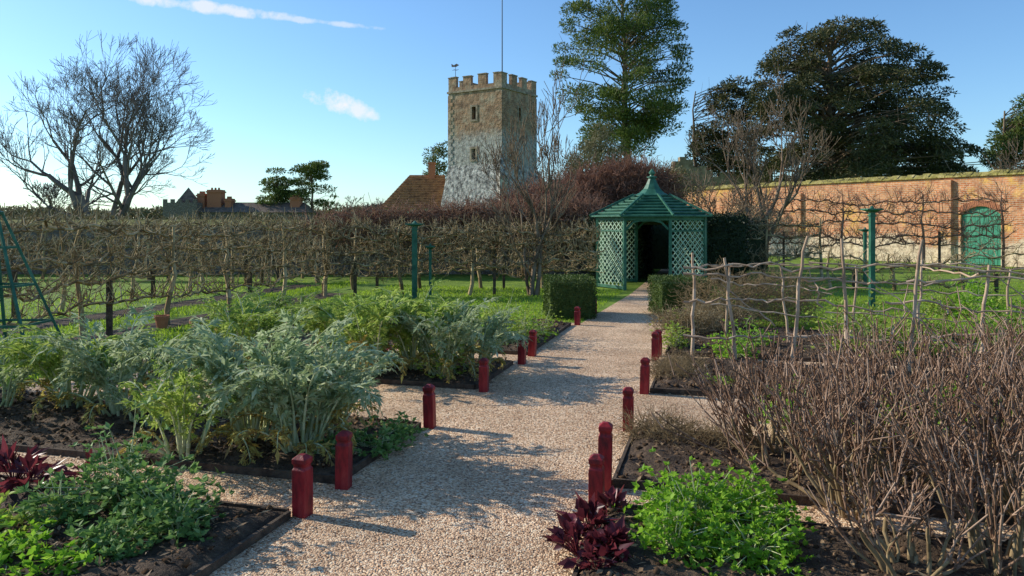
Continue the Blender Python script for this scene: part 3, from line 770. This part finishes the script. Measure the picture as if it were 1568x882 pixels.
wl=Vector((9.8,43,0)); wd=Vector((.538,-.843,0)); wrot=math.atan2(wd.y,wd.x)
e=group('brick_garden_wall'); e.location=wl; e.rotation_euler=(0,0,wrot)
Hw=3.5; LW=30
b=PB(); dc,dw,ds=16.0,.74,2.0
arc=[(dc-dw+2*dw*i/12, ds+.32*math.sin(pi*i/12)**.8 if 0<i<12 else ds) for i in range(13)]
b.poly([(0,0,0),(dc-dw,0,0),(dc-dw,0,ds),(dc-dw,0,Hw),(0,0,Hw)])
b.poly([(dc+dw,0,0),(LW,0,0),(LW,0,Hw),(dc+dw,0,Hw),(dc+dw,0,ds)])
for (x0,z0),(x1,z1) in zip(arc[:-1],arc[1:]):
    b.poly([(x0,0,z0),(x1,0,z1),(x1,0,Hw),(x0,0,Hw)])
    b.poly([(x0,0,z0),(x0,.3,z0),(x1,.3,z1),(x1,0,z1)])
b.poly([(dc-dw,0,0),(dc-dw,0,ds),(dc-dw,.3,ds),(dc-dw,.3,0)]); b.poly([(dc+dw,0,0),(dc+dw,.3,0),(dc+dw,.3,ds),(dc+dw,0,ds)])
b.poly([(0,.4,0),(0,.4,Hw),(LW,.4,Hw),(LW,.4,0)]); b.poly([(0,0,0),(0,0,Hw),(0,.4,Hw),(0,.4,0)])
b.poly([(0,0,Hw),(LW,0,Hw),(LW,.4,Hw),(0,.4,Hw)])
b.build('wall',M['brick'],e,recalc=False)
b=PB(); b.box(14.5,14.95,-.16,-.003,0,Hw-.1)
b.box(7.5,7.9,-.14,-.003,0,Hw-.4)
b.build('piers',M['brick'],e)
b=PB()
for i in range(24):
    t=i/24; t2=(i+.82)/24
    def ap(t): return (dc-dw+2*dw*t, ds+.32*max(0,math.sin(pi*t))**.8)
    (x0,z0),(x1,z1)=ap(t),ap(t2)
    b.hexa([(x0,-.02,z0+.005),(x1,-.02,z1+.005),(x1,.05,z1+.005),(x0,.05,z0+.005)],[(dc+(x0-dc)*1.14,-.02,z0+.24),(dc+(x1-dc)*1.14,-.02,z1+.24),(dc+(x1-dc)*1.14,.05,z1+.24),(dc+(x0-dc)*1.14,.05,z0+.24)])
b.build('door_arch',M['terracotta'],e)
b=PB()
nb=9
for i in range(nb):
    x0=dc-dw+2*dw*i/nb+.006; x1=dc-dw+2*dw*(i+1)/nb-.006; t=(i+.5)/nb
    b.box(x0,x1,.1,.14,.03,ds+.32*math.sin(pi*t)**.8)
for z in (.35,1.25,2.0): b.box(dc-dw+.04,dc+dw-.04,.065,.099,z-.07,z+.07)
b.build('door',M['doorgreen'],e,bevel=.004)
b=PB(); b.box(dc-dw,dc+dw,.145,.16,0,ds+.34); b.build('door_backing',M['dark'],e)
b=PB(); n=90
for i in range(n):
    x0=LW*i/n+.008; x1=LW*(i+1)/n-.008; j=random.uniform(-.03,.03)
    b.hexa([(x0,-.1,Hw+.003),(x1,-.1,Hw+.003),(x1,.5,Hw+.003),(x0,.5,Hw+.003)],[(x0,-.08,Hw+.07+j),(x1,-.08,Hw+.07+j),(x1,.48,Hw+.07+j),(x0,.48,Hw+.07+j)])
    b.hexa([(x0,-.03,Hw+.073+j),(x1,-.03,Hw+.073+j),(x1,.43,Hw+.073+j),(x0,.43,Hw+.073+j)],[(x0,.15,Hw+.2+j),(x1,.15,Hw+.2+j),(x1,.25,Hw+.2+j),(x0,.25,Hw+.2+j)])
b.build('coping',M['moss'],e)
lf=Leaves(); n=6000; C=np.stack([rs.rand(n)*LW,rs.uniform(-.1,.45,n),Hw+.08+rs.rand(n)*.1],-1)
k=np.array([mnoise.noise(Vector((c[0]*.9,5,0)))>.08 for c in C]); C=C[k]; n=len(C)
lf.add(C,rdir(n)+np.array([0,0,.4]),rdir(n),.06,.04); lf.build('moss_tufts',M['bushfar'],e)

# ---------------------------------------------------------------- church tower
e=group('church_tower'); e.location=(-1.04,75,0); e.rotation_euler=(0,0,math.atan2(.84,.545))
A=6.7; ZT=15.1
def face_holes(b,o,ud,nd,Wd,z0,z1,holes,depth,bk):
    us=sorted(set([0,Wd]+[h[0] for h in holes]+[h[1] for h in holes])); zs=sorted(set([z0,z1]+[h[2] for h in holes]+[h[3] for h in holes]))
    def P(u,z,dd=0): return (o[0]+ud[0]*u+nd[0]*dd,o[1]+ud[1]*u+nd[1]*dd,z)
    for a,c in zip(us[:-1],us[1:]):
        for d,f in zip(zs[:-1],zs[1:]):
            if any(h[0]<=a and c<=h[1] and h[2]<=d and f<=h[3] for h in holes): continue
            b.poly([P(a,d),P(c,d),P(c,f),P(a,f)])
    for h in holes:
        u0,u1,a,c=h
        b.poly([P(u0,a),P(u0,c),P(u0,c,depth),P(u0,a,depth)]); b.poly([P(u1,a),P(u1,c),P(u1,c,depth),P(u1,a,depth)])
        b.poly([P(u0,c),P(u1,c),P(u1,c,depth),P(u0,c,depth)]); b.poly([P(u0,a),P(u1,a),P(u1,a,depth),P(u0,a,depth)])
        bk.poly([P(u0,a,depth),P(u1,a,depth),P(u1,c,depth),P(u0,c,depth)])
b=PB(); bk=PB()
face_holes(b,(0,0),(0,1),(1,0),A,7.6,ZT,[(3.15,3.65,12.2,13.5),(3.2,3.65,8.1,9.2)],.5,bk)
face_holes(b,(0,0),(1,0),(0,1),A,7.6,ZT,[(3.1,3.6,12.2,13.5)],.5,bk)
b.poly([(A,0,0),(A,A,0),(A,A,ZT),(A,0,ZT)]); b.poly([(0,A,0),(A,A,0),(A,A,ZT),(0,A,ZT)])
b.poly([(0,0,ZT-.4),(A,0,ZT-.4),(A,A,ZT-.4),(0,A,ZT-.4)])
b.build('walls',M['towerbrick'],e,recalc=False); bk.build('window_voids',M['dark'],e,recalc=False)
b=PB(); k=.55
lo=[(-k,-k,3.6),(A+k,-k,3.6),(A+k,A+k,3.6),(-k,A+k,3.6)]; hi=[(0,0,7.6),(A,0,7.6),(A,A,7.6),(0,A,7.6)]
for i in range(4):
    j=(i+1)%4; b.poly([lo[i],lo[j],hi[j],hi[i]]); b.poly([(lo[i][0],lo[i][1],0),(lo[j][0],lo[j][1],0),lo[j],lo[i]])
b.build('battered_base',M['flint'],e,recalc=False)
b=PB()
for (x0,x1,y0,y1) in [(-.12,A+.12,-.12,.3),(-.12,A+.12,A-.3,A+.12),(-.12,.3,.301,A-.301),(A-.3,A+.12,.301,A-.301)]:
    b.box(x0,x1,y0,y1,ZT+.002,ZT+.2)
b.build('string_course',M['quoin'],e)
b=PB(); c2=PB(); t=.38
for (x0,x1,y0,y1) in [(0,A,0,t),(0,A,A-t,A),(0,t,t+.001,A-t-.001),(A-t,A,t+.001,A-t-.001)]:
    b.box(x0,x1,y0,y1,ZT+.202,ZT+.6)
mw=1.0; gap=(A-4*mw)/3
for i in range(4):
    a=i*(mw+gap)
    for (x0,x1,y0,y1) in [(a,a+mw,0,t),(a,a+mw,A-t,A)]+([(0,t,a,a+mw),(A-t,A,a,a+mw)] if 0<i<3 else [(0,t,max(a,t+.001),min(a+mw,A-t-.001)),(A-t,A,max(a,t+.001),min(a+mw,A-t-.001))]):
        zt=ZT+1.6+random.uniform(-.06,.05)
        b.box(x0,x1,y0,y1,ZT+.602,zt); c2.box(x0-.05,x1+.05,y0-.05,y1+.05,zt+.002,zt+.1)
b.build('parapet',M['towerbrick'],e); c2.build('merlon_caps',M['quoin'],e)
b=PB(); z=7.7; i=0
while z<14.7:
    a=.62 if i%2 else .36; c=.36 if i%2 else .62
    b.box(-.04,a,-.041,c,z,z+.36)
    b.box(-.042,a,A-c,A+.04,z,z+.36)
    b.box(A-a,A+.04,-.043,c,z,z+.36); z+=.38; i+=1
b.build('quoins',M['towerbrick'],e)
b=PB()
for (u,z0,z1) in [(3.15,12.2,13.5),(3.2,8.1,9.2)]:
    b.box(-.05,-.002,u-.22,u-.002,z0-.2,z1+.2); b.box(-.05,-.002,u+.5,u+.7,z0-.2,z1+.2); b.box(-.05,-.002,u-.001,u+.499,z1+.002,z1+.2); b.box(-.07,-.002,u-.001,u+.499,z0-.2,z0-.002)
b.box(2.9,3.098,-.05,-.002,12.0,13.7); b.box(3.602,3.8,-.05,-.002,12.0,13.7)
b.build('window_surrounds',M['quoin'],e)
b=PB()
b.hexa([(-1.0,-.45,0),(-.45,-1.0,0),(.3,-.3,0),(-.3,.3,0)],[(-1.0,-.45,6.3),(-.45,-1.0,6.3),(.3,-.3,6.3),(-.3,.3,6.3)])
b.hexa([(-1.0,-.45,6.302),(-.45,-1.0,6.302),(.3,-.3,6.302),(-.3,.3,6.302)],[(-.35,-.08,8.3),(-.08,-.35,8.3),(.1,-.1,8.3),(-.1,.1,8.3)])
b.build('buttress',M['flint'],e)
S=Segs(); S.line([(4.6,3.0,15),(4.6,3.0,19),(4.6,3.0,24),(4.6,3.0,30)],.075,.045); S.build('flagpole',M['metal'],e,6)
S=Segs(); wx,wy=.3,6.0
S.line([(wx,wy,16.5),(wx,wy,18.2)],.035,.02); S.add((wx,wy-.4,17.6),(wx,wy+.4,17.6),.02,.02); S.add((wx-.3,wy,17.6),(wx+.3,wy,17.6),.02,.02)
S.build('weather_vane_rod',M['metal'],e,5)
b=PB(); b.poly([(wx,wy+.5,17.95),(wx,wy-.1,17.9),(wx,wy-.5,18.05),(wx,wy-.15,18.25),(wx,wy+.2,18.12),(wx,wy+.55,18.3)]); b.build('weather_vane',M['metal'],e,recalc=False)
b=PB(); b.hexa([(A+.6,0.3,0),(A+3.4,.3,0),(A+3.4,5,0),(A+.6,5,0)],[(A+.6,.3,6.8),(A+3.4,.3,3.4),(A+3.4,5,3.4),(A+.6,5,6.8)])
b.hexa([(A+.45,0.1,7.0),(A+3.7,.1,3.2),(A+3.7,5.2,3.2),(A+.45,5.2,7.0)],[(A+.45,0.1,7.2),(A+3.7,.1,3.4),(A+3.7,5.2,3.4),(A+.45,5.2,7.2)])
b.build('side_aisle',M['slate'],e)

# ---------------------------------------------------------------- other buildings
e=group('tiled_roof_cottage')
b=PB(); b.box(-13.6,-7.5,80.3,86,0,3.2); b.build('walls',M['flint'],e)
b=PB(); ridge=[(-11.3,83,6.9),(-7.4,83,6.9)]; ev=[(-14.2,79.9,3.15),(-7.4,79.9,3.15),(-7.4,86.4,3.15),(-14.2,86.4,3.15)]
b.poly([ev[0],ev[1],ridge[1],ridge[0]]); b.poly([ev[1],ev[2],ridge[1]]); b.poly([ev[2],ev[3],ridge[0],ridge[1]]); b.poly([ev[3],ev[0],ridge[0]])
for k in range(14):
    f=k/14; y0=79.9+3.1*f; z0=3.15+3.75*f; x0=-14.2+2.9*f
    b.bar((x0,y0-.03,z0+.03),(-7.4,y0-.03,z0+.03),.06,.05)
b.build('roof',M['tile'],e)
b=PB(); b.box(-9.2,-8.5,82.6,83.3,6.3,8.1); b.box(-9.27,-8.43,82.53,83.37,8.1,8.28); b.build('chimney',M['terracotta'],e)

e=group('manor_buildings'); Yb=100
b=PB(); b.box(-46.5,-42,Yb,Yb+5,0,4.3); b.box(-42,-28,Yb+1,Yb+6,0,3.0)
for i in range(5): b.box(-46.5+i*1.0,-46.5+i*1.0+.5,Yb+.01,Yb+.3,4.302,4.75)
b.build('walls',M['darkwall'],e)
b=PB()
b.poly([(-45,Yb+.5,4.3),(-42.6,Yb+.5,4.3),(-43.8,Yb+1.7,6.4)]); b.poly([(-42.6,Yb+.5,4.3),(-42.6,Yb+2.9,4.3),(-43.8,Yb+1.7,6.4)]); b.poly([(-45,Yb+2.9,4.3),(-45,Yb+.5,4.3),(-43.8,Yb+1.7,6.4)])
b.hexa([(-42.2,Yb+.6,3.0),(-27.6,Yb+.6,3.0),(-27.6,Yb+6.4,3.0),(-42.2,Yb+6.4,3.0)],[(-41.2,Yb+3.4,4.4),(-28.6,Yb+3.4,4.4),(-28.6,Yb+3.6,4.4),(-41.2,Yb+3.6,4.4)])
b.build('roofs',M['slate'],e)
b=PB()
for (x,z,w) in [(-40.5,6.1,.95),(-38.6,4.9,.4),(-29.5,5.1,.65),(-42.3,5.6,.5)]:
    b.box(x-w,x+w,Yb+2.0,Yb+3.6,2.5,z); b.box(x-w-.12,x+w+.12,Yb+1.9,Yb+3.7,z-.4,z-.2)
    for q in (-.5,0,.5): b.lathe((x+q*w,Yb+2.6,z),[(.16,0),(.13,.3)],8)
b.build('chimneys',M['terracotta'],e)

e=group('ruined_stone_wall'); b=PB(); x=14.0
hs=[6.4,7.2,7.6,7.3,6.6,6.9,6.5,5.9,6.2,6.3,6.2,6.0,6.3,6.3,6.3,6.1]
for h in hs:
    b.box(x,x+.6,68,68.9,0,h+random.uniform(-.15,.15)); x+=.602
b.box(x,x+9,68.2,68.9,0,5.5)
b.build('masonry',M['quoin'],e)

# ---------------------------------------------------------------- evergreen trees
def conifer(name,x0,y0,env,nclump,mat,csize=(1.0,.45),cards=170,cs=.34,trunk_r=.4,ztop=None,depth=1.0,droop=0.0,inner=.35,trunk_x=None,branches=True,tilt=0,up=.25):
    """env: list of (z, xmin, xmax) outline of the crown"""
    e=group(name); S=Segs(); lf=Leaves(); env=sorted(env); zs=[a[0] for a in env]; lo=[a[1] for a in env]; hi=[a[2] for a in env]
    z0,z1=min(zs),max(zs); zt=ztop or z1-.5; tx=trunk_x if trunk_x is not None else x0
    pts=[]
    for k in range(9):
        t=k/8; pts.append(Vector((tx+tilt*t*t+random.gauss(0,.12)*(t>0),y0,zt*t)))
    S.line(pts,trunk_r,trunk_r*.2)
    zl=np.linspace(z0,z1,60)
    area=np.interp(zl,zs,hi)-np.interp(zl,zs,lo); pr=area/area.sum()
    for i in range(nclump):
        outer = i%3==0
        z=zl[rs.choice(60,p=pr)]+rs.uniform(-.2,.2)
        a,b_=np.interp(z,zs,lo),np.interp(z,zs,hi); cx=(a+b_)/2; hw=max(.1,(b_-a)/2-csize[0]*(.15 if outer else .6))
        th=rs.rand()*2*pi; rr=rs.uniform(.85,1.0) if outer else (inner+(1-inner)*rs.rand())**.6
        if outer and rs.rand()<.6: th=(0 if rs.rand()<.5 else pi)+rs.normal()*.5
        X=cx+hw*rr*math.cos(th); Y=y0+hw*depth*rr*math.sin(th)
        if branches:
            k=min(1,max(0,(z-1.2)/zt)); p=Vector((tx+tilt*k*k,y0,min(zt,z*.93-.5*rr))); q=Vector((X,Y,z)); m=p.lerp(q,.5)+Vector((0,0,.35+random.gauss(0,.2)))+rv()*.15
            r=trunk_r*.17
            S.line([p,m,q],r,r*.25)
            for _ in range(3):
                s=m.lerp(q,random.random()); S.add(s,s+rv()*csize[0]*.5,r*.3,r*.1)
        sc=rs.uniform(.4,.7) if outer else rs.uniform(.7,1.25); n=int(cards*sc*(sc if outer else 1)*1.1)
        V=rdir(n)*(rs.rand(n,1)**.4); V[:,2]=V[:,2]*csize[1]; V[:,:2]*=csize[0]; V*=sc
        out=np.array([math.cos(th),math.sin(th),0])
        V[:,2]-=droop*(V@out)*.6
        C=V+np.array([X,Y,z])
        D=unit(V*np.array([1,1,1.3])/csize[0]+rdir(n)*.6+np.array([0,0,up-droop*.5])) 
        lf.add(C,D,rdir(n)+np.array([0,0,.5]),cs*rs.uniform(.6,1.3,n),cs*.36*rs.uniform(.6,1.3,n),fold=.1)
    lf.build('foliage',mat,e); S.build('trunk_and_limbs',M['bark'],e,6)
    return e
def zz(py,Y=60): return 1.7+(340-py)*Y/1150
def xx(px,Y=60): return (px-784)*Y/1150
def env(l,Y): return [(zz(a,Y),xx(b,Y),xx(c,Y)) for (a,b,c) in l]
conifer('scots_pine_tree',xx(955),60,env([(232,885,1005),(215,880,1022),(180,885,1040),(150,850,1052),(115,846,1060),(80,858,1055),(50,846,1045),(20,860,1035),(-10,870,1020),(-50,900,1000)],60),
        125,M['pine'],(1.3,.62),480,.26,.42,zz(-20),trunk_x=xx(960),tilt=-.4,inner=.2,up=.5)
conifer('cedar_tree',xx(1290),62,env([(285,1175,1470),(255,1165,1500),(225,1160,1462),(190,1155,1455),(150,1155,1448),(115,1160,1428),(85,1175,1402),(60,1192,1368),(38,1215,1345)],62),
        320,M['cedar'],(1.35,.5),320,.32,.6,zz(60,62),droop=.5,inner=.1)
conifer('yew_tree',xx(1110),70,env([(265,1045,1190),(215,1050,1180),(190,1060,1175),(160,1075,1170),(128,1095,1160)],70),80,M['cedar'],(1.2,.5),260,.34,.25,zz(140,70),droop=.3,inner=.1)
conifer('pine_tree',xx(1590),64,env([(260,1525,1640),(225,1515,1650),(185,1540,1640),(150,1560,1620)],64),60,M['pine'],(1.2,.55),280,.33,.3,zz(170,64),droop=.1,inner=.2)
conifer('cedar_tree',xx(424,105),105,env([(315,385,450),(300,395,450),(285,402,445),(262,410,440)],105),30,M['pine'],(1.3,.4),200,.42,.25,zz(270,105))
conifer('cedar_tree',xx(477,105),105,env([(315,440,515),(295,440,512),(272,445,505),(252,455,500)],105),38,M['pine'],(1.3,.45),200,.42,.25,zz(262,105))
conifer('pine_tree',xx(663,86),86,env([(300,642,684),(275,645,688),(245,648,690),(215,668,690)],86),34,M['pine'],(.9,.6),170,.34,.2,zz(225,86))
conifer('evergreen_shrub',xx(915,48),48,env([(300,860,990),(270,858,985),(240,870,960),(205,905,945)],48),70,M['bushfar'],(.8,.6),200,.2,.15,zz(220,48),branches=False)
conifer('holly_bush',xx(1010,40),40,env([(310,960,1080),(285,965,1075),(262,985,1050)],40),36,M['bushfar'],(.7,.55),170,.18,.1,zz(275,40),branches=False)
bare_tree('bare_deciduous_tree',[((xx(880,50),50,0),(0,0,1),1.8,.12,6)],M['bark_far'],wig=.18,up=.1,rat=.8,ang=.55,rmin=.014)
bare_tree('bare_deciduous_tree',[((xx(75,75),75,0),(0,0,1),1.6,.16,6),((xx(110,75),75,0),(.1,0,1),1.3,.16,6)],M['bark_far'],wig=.18,up=.05,rat=.8,ang=.6,rmin=.02)
bare_tree('bare_deciduous_tree',[((xx(535,110),110,0),(0,0,1),1.6,.16,6),((xx(560,110),110,0),(.1,0,1),1.4,.16,6)],M['bark_far'],wig=.18,up=.05,rat=.78,ang=.6,rmin=.022)

lf=Leaves(); n=45000
X=rs.uniform(-160,220,n); Hh=np.array([4.6+3.2*mnoise.noise(Vector((x*.045,0,0)))+1.6*mnoise.noise(Vector((x*.25,4,0))) for x in X])
C=np.stack([X,rs.uniform(178,190,n),rs.rand(n)**.6*Hh],-1)
lf.add(C,rdir(n)+np.array([0,0,.5]),rdir(n),rs.uniform(.6,1.5,n),.5); lf.build('distant_tree_line',M['bushfar'])
lf=Leaves(); n=20000
X=rs.uniform(-46,-10,n); Hh=np.array([1.9+.6*mnoise.noise(Vector((x*.3,0,2))) for x in X])
C=np.stack([X,rs.uniform(44,46,n),rs.rand(n)**.7*Hh],-1)
lf.add(C,rdir(n)+np.array([0,0,.3]),rdir(n),rs.uniform(.15,.4,n),.13); lf.build('boundary_hedge',M['bushfar'])

# ---------------------------------------------------------------- light, sky
sd=Vector((-.92,.36,0)).normalized(); el=math.radians(26)
sdir=Vector((sd.x*math.cos(el),sd.y*math.cos(el),math.sin(el)))
sun=bpy.data.lights.new('sun','SUN'); sun.energy=5.0; sun.angle=math.radians(.5); sun.color=(1,.93,.80)
so=bpy.data.objects.new('sun',sun); scene.collection.objects.link(so); so.rotation_euler=(-sdir).to_track_quat('-Z','Y').to_euler(); so.location=(-30,10,30)

w=bpy.data.worlds.new('World'); scene.world=w; w.use_nodes=True; nt=w.node_tree; L=nt.links
for n_ in list(nt.nodes): nt.nodes.remove(n_)
out=nt.nodes.new('ShaderNodeOutputWorld'); bg=nt.nodes.new('ShaderNodeBackground'); bg.inputs['Strength'].default_value=.125
sky=nt.nodes.new('ShaderNodeTexSky'); sky.sky_type='NISHITA'; sky.sun_disc=False; sky.sun_elevation=el; sky.sun_rotation=math.atan2(sd.x,sd.y)%(2*pi)
sky.air_density=1.0; sky.dust_density=.4; sky.ozone_density=1.8
tint=nt.nodes.new('ShaderNodeMix'); tint.data_type='RGBA'; tint.blend_type='MULTIPLY'; tint.inputs[0].default_value=1
L.new(sky.outputs[0],tint.inputs[6]); tint.inputs[7].default_value=(0.92,1.24,1.52,1)
tc=nt.nodes.new('ShaderNodeTexCoord'); sp=nt.nodes.new('ShaderNodeSeparateXYZ'); L.new(tc.outputs['Generated'],sp.inputs[0])
def mth(op,a,b=None,c=None,clamp=False):
    m=nt.nodes.new('ShaderNodeMath'); m.operation=op; m.use_clamp=clamp
    for i,v_ in enumerate((a,b,c)):
        if v_ is None: continue
        if isinstance(v_,(int,float)): m.inputs[i].default_value=v_
        else: L.new(v_,m.inputs[i])
    return m.outputs[0]
yy=mth('MAXIMUM',sp.outputs['Y'],.05); U=mth('DIVIDE',sp.outputs['X'],yy); V_=mth('DIVIDE',sp.outputs['Z'],yy)
cb=nt.nodes.new('ShaderNodeCombineXYZ'); L.new(U,cb.inputs[0]); L.new(V_,cb.inputs[1])
n1=noise_node(nt,26,8,.6,cb.outputs[0])
def cloud(u0,v0,a,b_,amp,skew=0.0):
    du=mth('SUBTRACT',U,u0); dv=mth('SUBTRACT',mth('SUBTRACT',V_,v0),mth('MULTIPLY',du,skew))
    d=mth('ADD',mth('POWER',mth('ABSOLUTE',mth('DIVIDE',du,a)),2),mth('POWER',mth('ABSOLUTE',mth('DIVIDE',dv,b_)),2))
    d=mth('ADD',d,mth('MULTIPLY',mth('SUBTRACT',n1.outputs['Fac'],.5),5.0))
    return mth('MULTIPLY',mth('SUBTRACT',1,d,clamp=True),amp)
c1=cloud(-.235,.161,.038,.016,1.0,-.2); c2_=cloud(-.205,.149,.036,.012,.8,-.3)
c3=cloud(-.40,.285,.12,.009,.75,-.13); c4=cloud(-.27,.268,.12,.0045,.5,-.11)
m_=mth('MAXIMUM',mth('MAXIMUM',c1,c2_),mth('MAXIMUM',c3,c4))
mx=nt.nodes.new('ShaderNodeMix'); mx.data_type='RGBA'; L.new(m_,mx.inputs[0]); L.new(tint.outputs[2],mx.inputs[6]); mx.inputs[7].default_value=(7.5,7.6,7.8,1)
L.new(mx.outputs[2],bg.inputs['Color']); L.new(bg.outputs[0],out.inputs[0])

# ---------------------------------------------------------------- camera
cam=bpy.data.cameras.new('camera'); cam.sensor_width=36; cam.lens=36*1150/1568; cam.shift_y=-101/1568; cam.clip_end=4000; cam.clip_start=.05
co=bpy.data.objects.new('camera',cam); scene.collection.objects.link(co); co.location=(0,0,1.7); co.rotation_euler=(pi/2,0,0)
scene.camera=co
scene.view_settings.view_transform='Standard'; scene.view_settings.look='None'; scene.view_settings.exposure=0
